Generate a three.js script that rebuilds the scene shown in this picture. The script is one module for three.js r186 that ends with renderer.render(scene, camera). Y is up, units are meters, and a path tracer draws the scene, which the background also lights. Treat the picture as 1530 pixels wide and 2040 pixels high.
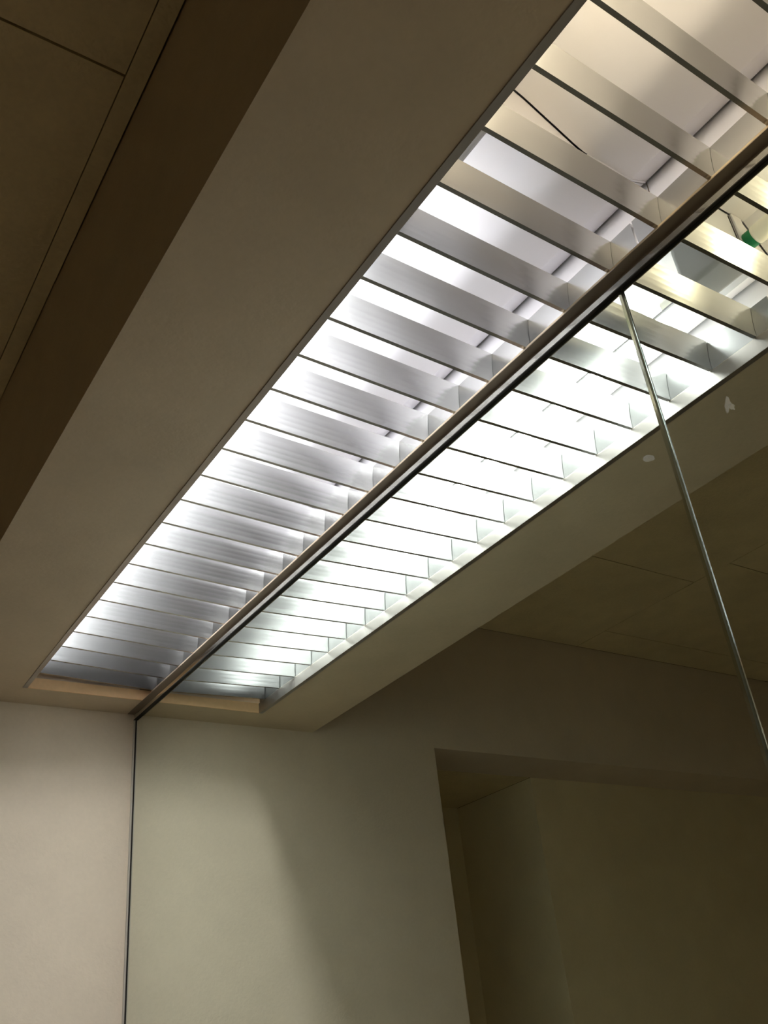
import * as THREE from 'three';
import { RoundedBoxGeometry } from 'three/addons/geometries/RoundedBoxGeometry.js';
import { RectAreaLightUniformsLib } from 'three/addons/lights/RectAreaLightUniformsLib.js';
import { mergeGeometries, mergeVertices, toCreasedNormals } from 'three/addons/utils/BufferGeometryUtils.js';

// ---------------------------------------------------------------- camera, exposure
const EYE = 1.45;                       // eye height; heights below are given above the eye, Y() makes them world heights
const Y = (v) => v + EYE;
const scene = new THREE.Scene();
scene.background = new THREE.Color(0x000000);
const camera = new THREE.PerspectiveCamera(2 * Math.atan(1020 / 1845.76) * 180 / Math.PI, 1530 / 2040, 0.02, 40);
camera.position.set(-0.77025, EYE, 0);
{
  const right = new THREE.Vector3(0.83181144, -0.10020353, 0.54593863);
  const up = new THREE.Vector3(-0.20933201, 0.85430874, 0.47574856);
  const back = new THREE.Vector3(-0.51407183, -0.51001552, 0.68964797);
  camera.quaternion.setFromRotationMatrix(new THREE.Matrix4().makeBasis(right, up, back));
}
const renderer = new THREE.WebGLRenderer({ antialias: true });
renderer.toneMapping = THREE.LinearToneMapping;
renderer.toneMappingExposure = 1.0;
renderer.shadowMap.enabled = true;
renderer.shadowMap.type = THREE.PCFSoftShadowMap;
RectAreaLightUniformsLib.init();

// the two lamps: a cool tube over the far louver, a dimmer warm one over the near louver
const COOL = new THREE.Color().setRGB(0.93, 0.96, 1.0), WARM = new THREE.Color().setRGB(1.0, 0.86, 0.60);
const FAR_GLOW = 6, NEAR_GLOW = 2.3;         // radiance of the glass itself
const FAR_OUT = 258, NEAR_OUT = 112;          // radiance of the light each tube throws down

// ---------------------------------------------------------------- measures (metres)
const SOF = 0.8, CEIL = 1.217;                 // soffit underside, ceiling, above the eye
const SOFX = -0.5016, LIPX = -0.2875;          // soffit outer edge, opening edge; mirror face is x = 0
const LOUV = 0.8248, SLATH = 0.049;            // louver underside, blade height
const RAILR = 0.010;                           // wall-side rail of the louver
const ENDZ = -2.15, OPENZ = -2.048, NEARZ = 1.16, BACKZ = 2.2, LEFTX = -3.0, FLOOR = -1.45;
const JOINTZ = -0.447;                         // where the two light fixtures butt

// ---------------------------------------------------------------- helpers
let seed = 7;
const rnd = () => { seed = (seed * 1664525 + 1013904223) % 4294967296; return seed / 4294967296; };
const taken = {};
function numbered(n) { const k = taken[n] = (taken[n] ?? -1) + 1; return k ? n + '_' + String(k).padStart(3, '0') : n; }
function tag(o, label, category, group) { o.userData.label = label; o.userData.category = category; if (group) o.userData.group = group; return o; }
function shade(m) { m.castShadow = true; m.receiveShadow = true; return m; }
function mesh(name, geo, mat, parent = scene) {
  const m = shade(new THREE.Mesh(geo, mat));
  m.name = parent === scene ? numbered(name) : name;
  parent.add(m); return m;
}
function group(name, x = 0, y = 0, z = 0) { const g = new THREE.Group(); g.name = numbered(name); g.position.set(x, y, z); scene.add(g); return g; }
function structure(o) { o.userData.kind = 'structure'; return o; }
// uv in metres, chosen by the way each face points
function metreUV(g) {
  if (!g.attributes.normal) g.computeVertexNormals();
  const p = g.attributes.position, n = g.attributes.normal, uv = new Float32Array(p.count * 2);
  for (let i = 0; i < p.count; i++) {
    const ax = Math.abs(n.getX(i)), ay = Math.abs(n.getY(i)), az = Math.abs(n.getZ(i));
    if (ax >= ay && ax >= az) { uv[2 * i] = p.getZ(i); uv[2 * i + 1] = p.getY(i); }
    else if (ay >= az) { uv[2 * i] = p.getX(i); uv[2 * i + 1] = p.getZ(i); }
    else { uv[2 * i] = p.getX(i); uv[2 * i + 1] = p.getY(i); }
  }
  g.setAttribute('uv', new THREE.BufferAttribute(uv, 2));
  return g;
}
// box between two corners; heights above the eye
function box(x0, x1, y0, y1, z0, z1, r = 0) {
  const w = x1 - x0, hh = y1 - y0, d = z1 - z0;
  const g = r ? new RoundedBoxGeometry(w, hh, d, 2, r) : new THREE.BoxGeometry(w, hh, d);
  g.translate((x0 + x1) / 2, Y((y0 + y1) / 2), (z0 + z1) / 2);
  return metreUV(g);
}
// profile in x,y (closed polygon) pulled along z
function pull(pts, z0, z1, crease = 0.5) {
  const s = new THREE.Shape(pts.map(([x, y]) => new THREE.Vector2(x, Y(y))));
  let g = new THREE.ExtrudeGeometry(s, { depth: z1 - z0, bevelEnabled: false });
  g.translate(0, 0, z0);
  g = toCreasedNormals(g, crease);
  return metreUV(g);
}
function join(list) { return mergeGeometries(list.map((g) => (g.index ? g.toNonIndexed() : g))); }

// ---------------------------------------------------------------- textures
function noiseTexture(size, build, srgb = false) {
  const d = new Uint8Array(size * size * 4);
  for (let j = 0; j < size; j++) for (let i = 0; i < size; i++) {
    const c = build(i, j), k = (j * size + i) * 4;
    d[k] = c[0]; d[k + 1] = c[1]; d[k + 2] = c[2]; d[k + 3] = 255;
  }
  const t = new THREE.DataTexture(d, size, size, THREE.RGBAFormat);
  t.wrapS = t.wrapT = THREE.RepeatWrapping; t.magFilter = THREE.LinearFilter; t.minFilter = THREE.LinearMipmapLinearFilter; t.generateMipmaps = true;
  if (srgb) t.colorSpace = THREE.SRGBColorSpace;
  t.needsUpdate = true; return t;
}
function lattice(n) { const a = new Float32Array(n * n); for (let i = 0; i < a.length; i++) a[i] = rnd(); return a; }
function sampler(n) {
  const a = lattice(n), s = (t) => t * t * (3 - 2 * t);
  return (u, v) => {
    const x = u * n, y = v * n, i = Math.floor(x), j = Math.floor(y), fx = s(x - i), fy = s(y - j);
    const at = (p, q) => a[((q % n + n) % n) * n + (p % n + n) % n];
    return (at(i, j) * (1 - fx) + at(i + 1, j) * fx) * (1 - fy) + (at(i, j + 1) * (1 - fx) + at(i + 1, j + 1) * fx) * fy;
  };
}
const S = 512, n6 = sampler(6), n24 = sampler(24), n90 = sampler(90), n200 = sampler(200);
const paintBump = noiseTexture(S, (i, j) => { const v = 255 * (0.55 * n90(i / S, j / S) + 0.45 * n200(i / S, j / S)); return [v, v, v]; });
paintBump.repeat.set(2.2, 2.2);
function mottled(r, g, b, amp) {
  return noiseTexture(S, (i, j) => {
    const v = 1 + amp * (n6(i / S, j / S) - 0.5) + amp * 0.7 * (n24(i / S, j / S) - 0.5) + amp * 0.5 * (n200(i / S, j / S) - 0.5);
    return [r, g, b].map((c) => Math.max(0, Math.min(255, c * v)));
  }, true);
}
function painted(hex, amp = 0.05, rough = 0.75, bump = 0.0002) {
  const c = new THREE.Color(hex), t = mottled(c.clone().convertLinearToSRGB().r * 255, c.clone().convertLinearToSRGB().g * 255, c.clone().convertLinearToSRGB().b * 255, amp);
  t.repeat.set(0.9, 0.9);
  return new THREE.MeshStandardMaterial({ map: t, roughness: rough, bumpMap: paintBump, bumpScale: bump });
}
const brushed = noiseTexture(256, (i, j) => { const v = 150 + 60 * n200(i / 256 * 0.15, j / 256) + 30 * n24(i / 256, j / 256); return [v, v, v]; });

// ---------------------------------------------------------------- materials
const wallPaint = painted(0xdfceb7, 0.03);
const recessLitPaint = painted(0xe6d5ac, 0.03);  // yellower and lighter than the walls: light reaching the recess, put into the colour
const soffitDimmedPaint = painted(0xcab79b, 0.04);  // kept darker than the walls: dimness under the soffit is in the colour
const fasciaPaint = soffitDimmedPaint;
const tilePaint = painted(0xe4d2a6, 0.06, 0.9, 0.0008);
const floorTile = painted(0x9a8e7e, 0.08, 0.5);
const endBoard = painted(0xf0c898, 0.05);
const trimMetal = new THREE.MeshStandardMaterial({ color: 0x857665, metalness: 0.25, roughness: 0.5 });
const lipMetal = new THREE.MeshStandardMaterial({ color: new THREE.Color().setRGB(0.42, 0.39, 0.36), metalness: 0.9, roughness: 0.38 });
const whiteEnamel = new THREE.MeshStandardMaterial({ color: 0xe9e7ea, roughness: 0.45 });
const blade = new THREE.MeshStandardMaterial({ color: new THREE.Color().setRGB(0.50, 0.50, 0.49), metalness: 0.94, roughness: 0.25 });
const polished = new THREE.MeshStandardMaterial({ color: 0xd8d4ce, metalness: 1, roughness: 0.08 });
const mirrorSilver = new THREE.MeshStandardMaterial({ color: new THREE.Color().setRGB(0.80, 0.86, 0.79), metalness: 1, roughness: 0.0 });
const glassEdge = new THREE.MeshStandardMaterial({ color: new THREE.Color().setRGB(0.62, 0.70, 0.64), metalness: 1, roughness: 0.12 });
const cornerMetal = new THREE.MeshStandardMaterial({ color: 0xc9bfb0, metalness: 0.2, roughness: 0.5 });
const darkGap = new THREE.MeshStandardMaterial({ color: 0x1c1712, roughness: 0.8 });
const capGreen = new THREE.MeshStandardMaterial({ color: 0x0f7d4c, roughness: 0.45, metalness: 0.2 });
const greyPlastic = new THREE.MeshStandardMaterial({ color: 0x9b9a98, roughness: 0.5 });
const brass = new THREE.MeshStandardMaterial({ color: 0xb9a877, metalness: 1, roughness: 0.35 });
const smear = new THREE.MeshStandardMaterial({ color: 0xc9c9cc, roughness: 1, transparent: true, opacity: 0.1 });
const faintSmear = new THREE.MeshStandardMaterial({ color: 0xc9c9cc, roughness: 1, transparent: true, opacity: 0.045 });
const wireMat = new THREE.MeshStandardMaterial({ color: 0xa9a7a8, roughness: 0.5, metalness: 0.4 });

// ---------------------------------------------------------------- room shell
structure(mesh('floor', box(LEFTX - 0.15, 0.15, FLOOR - 0.1, FLOOR, -2.9, BACKZ + 0.12), floorTile));
{ // wall with the mirror: the part above the soffit steps back to make room for the light trough
  structure(mesh('wall_right', join([box(0.008, 0.16, FLOOR, SOF, -2.9, BACKZ + 0.12), box(0.0565, 0.16, SOF, CEIL + 0.1, -2.9, BACKZ + 0.12)]), wallPaint));
  structure(mesh('wall_back', box(-0.915, 0.008, FLOOR, CEIL, -2.76, ENDZ), wallPaint));
  structure(mesh('wall_header', box(LEFTX, -0.915, 0.79, CEIL, -2.345, ENDZ), wallPaint));
  structure(mesh('wall_recess', join([box(LEFTX, -1.465, FLOOR, 0.79, -2.76, -2.345), box(-1.465, -0.915, FLOOR, 0.80, -2.86, -2.76)]), recessLitPaint));
  structure(mesh('wall_left', box(LEFTX - 0.12, LEFTX, FLOOR, CEIL, -2.86, BACKZ + 0.12), wallPaint));
  structure(mesh('wall_front', box(LEFTX, 0.008, FLOOR, CEIL, BACKZ, BACKZ + 0.12), wallPaint));
}
{ // ceiling: slab, lay-in tiles with open joints, border strips
  const c = structure(mesh('ceiling', box(LEFTX - 0.12, 0.16, CEIL + 0.012, CEIL + 0.12, -2.9, BACKZ + 0.12), darkGap));
  const gap = 0.0042;
  const cols = [[-1.62, -0.532, [-2.15, -1.605, -0.80, 0.005, 0.81, 1.61, BACKZ]], [-2.708, -1.62, [-2.15, -2.005, -1.465, -0.66, 0.145, 0.95, 1.755, BACKZ]], [LEFTX, -2.708, [-2.15, -1.605, -0.80, 0.005, 0.81, 1.61, BACKZ]]];
  cols.forEach(([x0, x1, zs]) => {
    for (let k = 0; k + 1 < zs.length; k++) {
      const dy = (rnd() - 0.5) * 0.0024;
      mesh('tile', box(x0 + gap / 2, x1 - gap / 2, CEIL + dy, CEIL + 0.012, zs[k] + gap / 2, zs[k + 1] - gap / 2), tilePaint, c);
    }
  });
  // angle strip along the soffit; its gap to the fascia closes away from the camera
  const strip = pull([[-0.5325, CEIL - 0.002], [-0.5092, CEIL - 0.002], [-0.5092, CEIL + 0.012], [-0.5325, CEIL + 0.012]], -2.148, BACKZ - 0.002);
  const p = strip.attributes.position;
  for (let i = 0; i < p.count; i++) if (p.getX(i) > -0.515) p.setX(i, p.getZ(i) < -1 ? -0.5022 : -0.5092);
  mesh('border_strip', strip, tilePaint, c);
  const recess = structure(mesh('ceiling_recess', box(-1.465, -0.915, 0.797, 0.85, -2.76, -2.345), darkGap));
  mesh('tile', box(-1.462, -0.917, 0.790, 0.797, -2.757, -2.349), tilePaint, recess);
}
{ // soffit along the mirror wall, with the long opening for the louvers
  const s = structure(group('soffit', 0, Y(SOF), ENDZ));
  const part = (n, g, m = soffitDimmedPaint) => { g.translate(0, -Y(SOF), -ENDZ); return mesh(n, g, m, s); };
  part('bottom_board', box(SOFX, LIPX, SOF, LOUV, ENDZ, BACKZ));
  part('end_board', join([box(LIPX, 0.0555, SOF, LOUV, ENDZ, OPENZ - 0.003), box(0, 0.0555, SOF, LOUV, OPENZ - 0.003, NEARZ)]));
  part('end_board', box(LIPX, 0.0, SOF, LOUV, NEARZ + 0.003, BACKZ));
  part('end_trim', box(LIPX, 0.0, SOF, LOUV, OPENZ - 0.003, OPENZ), endBoard);
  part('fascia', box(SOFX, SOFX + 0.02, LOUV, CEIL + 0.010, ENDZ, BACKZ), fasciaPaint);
  part('lip_strip', box(LIPX - 0.0098, LIPX + 0.0008, SOF - 0.0014, LOUV - 0.0006, OPENZ, NEARZ, 0.0006), lipMetal);
}

// ---------------------------------------------------------------- louvers
// concave blade section: narrow hem below, wider at the top
function bladeSection(half0, half1, sides = 2) {
  const a = [], N = 16;
  for (let k = 0; k <= N; k++) { const t = k / N; a.push([half0 + (half1 - half0) * t ** 1.8, t * SLATH]); }
  const b = sides === 2 ? a.map(([x, y]) => [-x, y]).reverse() : [[-half0, SLATH], [-half0, 0]];
  return [...a, ...b];
}
function bladeGeo(section, len) {                  // long axis x, section in z,y
  const s = new THREE.Shape(section.map(([x, y]) => new THREE.Vector2(x, y)));
  let g = new THREE.ExtrudeGeometry(s, { depth: len, bevelEnabled: false });
  g = toCreasedNormals(g, 0.6);
  g.rotateY(Math.PI / 2); g.translate(-len / 2, 0, 0);
  return metreUV(g);
}
const slatLen = RAILR - LIPX - 0.001, slatGeo = bladeGeo(bladeSection(0.0027, 0.0095), slatLen);
const SLAT0 = -0.3440, PITCH = 0.08085;
function louver(z0, z1, n0, n1, label) {
  const cx = (LIPX + RAILR) / 2, g = tag(group('louver_panel', cx, Y(LOUV), (z0 + z1) / 2), label, 'louver', 'aluminium louver panels under the tubes');
  const zc = (z0 + z1) / 2;
  for (let n = n0; n <= n1; n++) {
    const zw = SLAT0 - PITCH * n, skew = 0.045 * Math.max(0, -zw);
    const m = mesh('slat', slatGeo, blade, g);
    m.position.set(0, 0, zw + 0.139 * skew - zc); m.rotation.y = Math.atan(skew);
  }
  const railL = bladeGeo(bladeSection(0.0014, 0.0090, 1), z1 - z0 - 0.001);
  const r1 = mesh('rail', railL.clone().rotateY(Math.PI / 2), blade, g); r1.position.set(LIPX - cx - 0.0014, 0, 0);
  const r2 = mesh('rail', railL.clone().rotateY(-Math.PI / 2), blade, g); r2.position.set(RAILR - cx + 0.0014, 0, 0);
  return g;
}
louver(-2.0440, -0.462, 2, 21, 'longer far run of brushed aluminium louver blades, lit cool white');
louver(-0.460, 1.155, -18, 1, 'near run of brushed aluminium louver blades, lit warm yellowish');

// angle carrying the wall side of the louvers
{
  const g = tag(group('wall_angle', 0, Y(SOF), OPENZ), 'thin brown metal angle along the louvers above the mirror', 'metal trim');
  const part = (n, gg) => { gg.translate(0, -Y(SOF), -OPENZ); return mesh(n, gg, trimMetal, g); };
  part('flange', box(-0.0208, -0.0002, SOF - 0.0012, SOF + 0.0002, ENDZ + 0.002, NEARZ, 0.0005));
  part('upright', box(-0.0022, -0.0004, SOF + 0.0002, SOF + 0.020, OPENZ + 0.001, NEARZ - 0.001));
}

// ---------------------------------------------------------------- light fixtures and tubes
const TX = -0.250, TY = LOUV + 0.117, TR = 0.0145;
const P = LOUV;   // trough profile is given above the louver underside
function fixture(z0, z1, label, joint = 0) {
  const g = tag(group('light_fixture', -0.145, Y(P + 0.1), (z0 + z1) / 2), label, 'light fixture', 'tube light fixtures above the louvers');
  const part = (n, gg, m = whiteEnamel, to = g) => {
    const o = to === g ? g.position : to.userData.at;
    gg.translate(-g.position.x, -g.position.y, -g.position.z);
    return mesh(n, gg, m, to);
  };
  const t = 0.0012;
  const line = [[0.049, 0.130], [0.016, 0.115], [-0.055, 0.115], [-0.068, 0.1165], [-0.082, 0.1225], [-0.155, 0.163], [-0.170, 0.169], [-0.190, 0.172], [-0.27, 0.172], [-0.308, 0.115], [-0.340, 0.130]];
  const under = line.map(([x, y]) => [x, P + y]), over = line.map(([x, y]) => [x, P + y + t]).reverse();
  part('reflector', pull([...under, ...over], z0 + joint, z1, 0.4));
  part('side_panel', box(0.0535, 0.0555, P + 0.0505, P + 0.188, z0, z1));
  part('side_panel', box(-0.3475, -0.3455, P + 0.0505, P + 0.188, z0, z1));
  part('top_panel', box(-0.345, 0.053, P + 0.186, P + 0.188, z0, z1));
  return { g, part };
}
function tube(z0, z1, colour, glow, out, label) {
  const len = z1 - z0, g = tag(group('fluorescent_tube', TX, Y(TY), (z0 + z1) / 2), label, 'lamp', 'fluorescent tubes above the louvers');
  const e = 0.013, L = len / 2;
  const glass = new THREE.MeshStandardMaterial({ color: 0xf4f1ea, roughness: 0.4, emissive: colour, emissiveIntensity: glow });
  const endGlass = new THREE.MeshStandardMaterial({ color: 0xf1eddc, roughness: 0.35, emissive: colour, emissiveIntensity: glow * 0.03 });
  const body = new THREE.CylinderGeometry(TR, TR, len - 2 * e - 0.10, 28, 1, true); body.rotateX(Math.PI / 2);
  mesh('glass', body, glass, g);
  for (const s of [-1, 1]) {
    const prof = [[TR, 0], [TR, 0.044], [TR * 0.985, 0.047], [TR * 0.93, 0.0492], [TR * 0.86, 0.05]].map(([x, y]) => new THREE.Vector2(x, y));
    const sh = new THREE.LatheGeometry(prof, 28); sh.rotateX(s * Math.PI / 2); sh.translate(0, 0, s * (L - e - 0.05));
    mesh('tube_end', sh, endGlass, g).userData.label = 'dim end of the tube';
    const cap = new THREE.LatheGeometry([[TR * 0.9, 0], [TR * 0.9, e - 0.001], [TR * 0.86, e], [0.0001, e]].map(([x, y]) => new THREE.Vector2(x, y)), 28);
    cap.rotateX(s * Math.PI / 2); cap.translate(0, 0, s * (L - e));
    const c = mesh('end_cap', cap, capGreen, g); c.userData.label = 'green end cap';
    for (const q of [-1, 1]) { const pin = new THREE.CylinderGeometry(0.0012, 0.0012, 0.006, 8); pin.rotateX(Math.PI / 2); pin.translate(0, q * 0.0063, s * (L + 0.003)); mesh('pin', pin, brass, c); }
  }
  // the light it gives, just below the glass
  const a = new THREE.RectAreaLight(colour, out, 0.026, len - 2 * e - 0.1);
  a.position.set(TX, Y(TY) - TR - 0.001, (z0 + z1) / 2);
  a.up.set(0, 0, 1); a.lookAt(TX, Y(TY) - 2, (z0 + z1) / 2);
  a.name = 'tube_light'; scene.add(a);
  return g;
}
{ // near fixture: folded end plate, lampholder, warm tube
  const { g, part } = fixture(JOINTZ + 0.001, NEARZ - 0.004, 'near white enamelled trough fixture, its warm tube ends at a green cap', 0.0022);
  part('end_plate', pull([[-0.334, P + 0.106], [-0.06, P + 0.106], [-0.055, P + 0.1138], [0.016, P + 0.1138], [0.016, P + 0.1148], [-0.055, P + 0.1148], [-0.068, P + 0.116], [-0.082, P + 0.122], [-0.155, P + 0.1625], [-0.17, P + 0.1685], [-0.19, P + 0.1715], [-0.27, P + 0.1715], [-0.308, P + 0.1145], [-0.334, P + 0.1145]], JOINTZ - 0.0008, JOINTZ + 0.0008));
  part('end_plate', box(-0.345, 0.053, P + 0.0505, P + 0.186, NEARZ - 0.0035, NEARZ - 0.0015));
  part('joint_strip', pull([[-0.062, P + 0.1140], [0.016, P + 0.1140], [0.049, P + 0.1290], [0.049, P + 0.1315], [0.016, P + 0.1162], [-0.062, P + 0.1162]], JOINTZ + 0.0008, JOINTZ + 0.0036));
  part('seam', box(-0.2365, -0.2350, P + 0.107, P + 0.168, JOINTZ + 0.0008, JOINTZ + 0.0016), darkGap);
  part('lampholder', box(TX - 0.011, TX + 0.011, TY - 0.014, P + 0.1715, JOINTZ + 0.0016, JOINTZ + 0.0055, 0.0015), whiteEnamel);
  part('lampholder', box(TX - 0.011, TX + 0.011, TY - 0.014, P + 0.1715, 0.7685, 0.778, 0.0015), whiteEnamel);
  tube(JOINTZ + 0.006, 0.768, WARM, NEAR_GLOW, NEAR_OUT, 'warm fluorescent tube with a green end cap over the near louver');
}
{ // far fixture: grey socket cover, cool tube, thin invented wire drawing the grey line under it
  const { g, part } = fixture(OPENZ + 0.006, JOINTZ - 0.0010, 'far white enamelled trough fixture holding the cool tube');
  part('end_plate', box(-0.345, 0.053, P + 0.0505, P + 0.186, OPENZ + 0.0035, OPENZ + 0.0055));
  part('socket_cover', box(-0.268, -0.207, P + 0.087, P + 0.1715, -0.535, JOINTZ - 0.002, 0.009), greyPlastic);
  part('lampholder', box(TX - 0.011, TX + 0.011, TY - 0.014, P + 0.1715, -1.9325, -1.9255, 0.0015), whiteEnamel);
  part('lampholder', box(-0.224, -0.216, P + 0.088, P + 0.1715, -1.9315, -1.9255), whiteEnamel);
  part('invented_wire', box(-0.2217, -0.2187, P + 0.0890, P + 0.0920, -1.9255, -0.534), wireMat);
  tube(-1.925, -0.530, COOL, FAR_GLOW, FAR_OUT, 'bright cool white fluorescent tube over the far louver');
}

// ---------------------------------------------------------------- mirror
function pane(z0, z1, label, bevelLow, bevelHigh) {
  const top = SOF - 0.012, bottom = -0.5, g = tag(group('wall_mirror', 0, Y(bottom), (z0 + z1) / 2), label, 'mirror', 'wall mirror panes');
  const put = (n, gg, m, to = g) => { gg.translate(0, -Y(bottom), -(z0 + z1) / 2); return mesh(n, gg, m, to); };
  put('glass', box(0, 0.006, bottom, top, z0 + (bevelLow ? 0.003 : 0), z1 - (bevelHigh ? 0.003 : 0)), mirrorSilver);
  const b = (za, zb) => {           // ground edge: a narrow slope down to the gap
    const gg = new THREE.BufferGeometry();
    const v = [[0, bottom, za], [0, top, za], [0.0014, bottom, zb], [0.0014, top, zb], [0.006, bottom, zb], [0.006, top, zb]];
    gg.setAttribute('position', new THREE.Float32BufferAttribute(v.map(([x, y, z]) => [x, Y(y), z]).flat(), 3));
    const f = zb > za ? [0, 2, 1, 1, 2, 3, 2, 4, 3, 3, 4, 5] : [0, 1, 2, 1, 3, 2, 2, 3, 4, 3, 5, 4];
    gg.setIndex(f); const ng = gg.toNonIndexed(); ng.computeVertexNormals();
    put('ground_edge', metreUV(ng), glassEdge);
  };
  if (bevelHigh) b(z1 - 0.003, z1);
  if (bevelLow) b(z0 + 0.003, z0);
  return { g, put };
}
const farPane = pane(-2.146, -0.4988, 'large wall mirror pane left of the slanting joint', false, true);
const nearPane = pane(-0.4958, 1.9, 'wall mirror pane right of the slanting joint, smudged near its top', true, false);
function smudge(P_, y, z, ry, rz, turn, mat = smear) {
  const pts = [], N = 14;
  for (let k = 0; k < N; k++) { const a = k / N * Math.PI * 2, r = 0.6 + 0.55 * rnd(); const u = Math.cos(a) * rz * r, v = Math.sin(a) * ry * r; pts.push(new THREE.Vector2(u * Math.cos(turn) - v * Math.sin(turn), u * Math.sin(turn) + v * Math.cos(turn))); }
  const g = new THREE.ExtrudeGeometry(new THREE.Shape(pts), { depth: 0.0002, bevelEnabled: false });
  g.rotateY(Math.PI / 2); g.translate(-0.0005, Y(y), z);
  P_.put('smudge', metreUV(g), mat).userData.label = 'faint whitish smear';
}
smudge(nearPane, 0.552, -0.417, 0.009, 0.0045, 0.3);
smudge(nearPane, 0.547, -0.4135, 0.006, 0.003, -0.4);
smudge(farPane, 0.552, -0.5257, 0.004, 0.010, 0.5, faintSmear);
{ // bright channel holding the top edge of the mirror, lip below with the shade of its underside coloured in; thin channel down the corner
  const g = tag(group('mirror_channel', 0, Y(SOF), ENDZ), 'polished metal channel along the top of the mirror', 'mirror trim');
  const put = (n, gg, m) => { gg.translate(0, -Y(SOF), -ENDZ); return mesh(n, gg, m, g); };
  put('face', pull([[-0.0050, SOF - 0.0014], [-0.0034, SOF - 0.0060], [-0.0021, SOF - 0.0098], [-0.0014, SOF - 0.0138], [-0.0002, SOF - 0.0138], [-0.0002, SOF - 0.0014]], ENDZ + 0.001, 1.9, 1.0), polished);
  put('lip', box(-0.0050, -0.0002, SOF - 0.0152, SOF - 0.0138, ENDZ + 0.001, 1.9), darkGap);
  const c = tag(group('mirror_channel', 0, Y(-0.5), ENDZ), 'thin metal channel down the corner beside the mirror', 'mirror trim');
  const put2 = (n, gg, m) => { gg.translate(0, -Y(-0.5), -ENDZ); return mesh(n, gg, m, c); };
  put2('face', box(-0.0050, -0.0002, -0.5, SOF - 0.0156, ENDZ + 0.0005, ENDZ + 0.0040, 0.0006), cornerMetal);
  put2('gap_strip', box(-0.0010, -0.0002, -0.5, SOF - 0.0156, ENDZ + 0.0041, ENDZ + 0.0090), darkGap);
}

renderer.render(scene, camera);
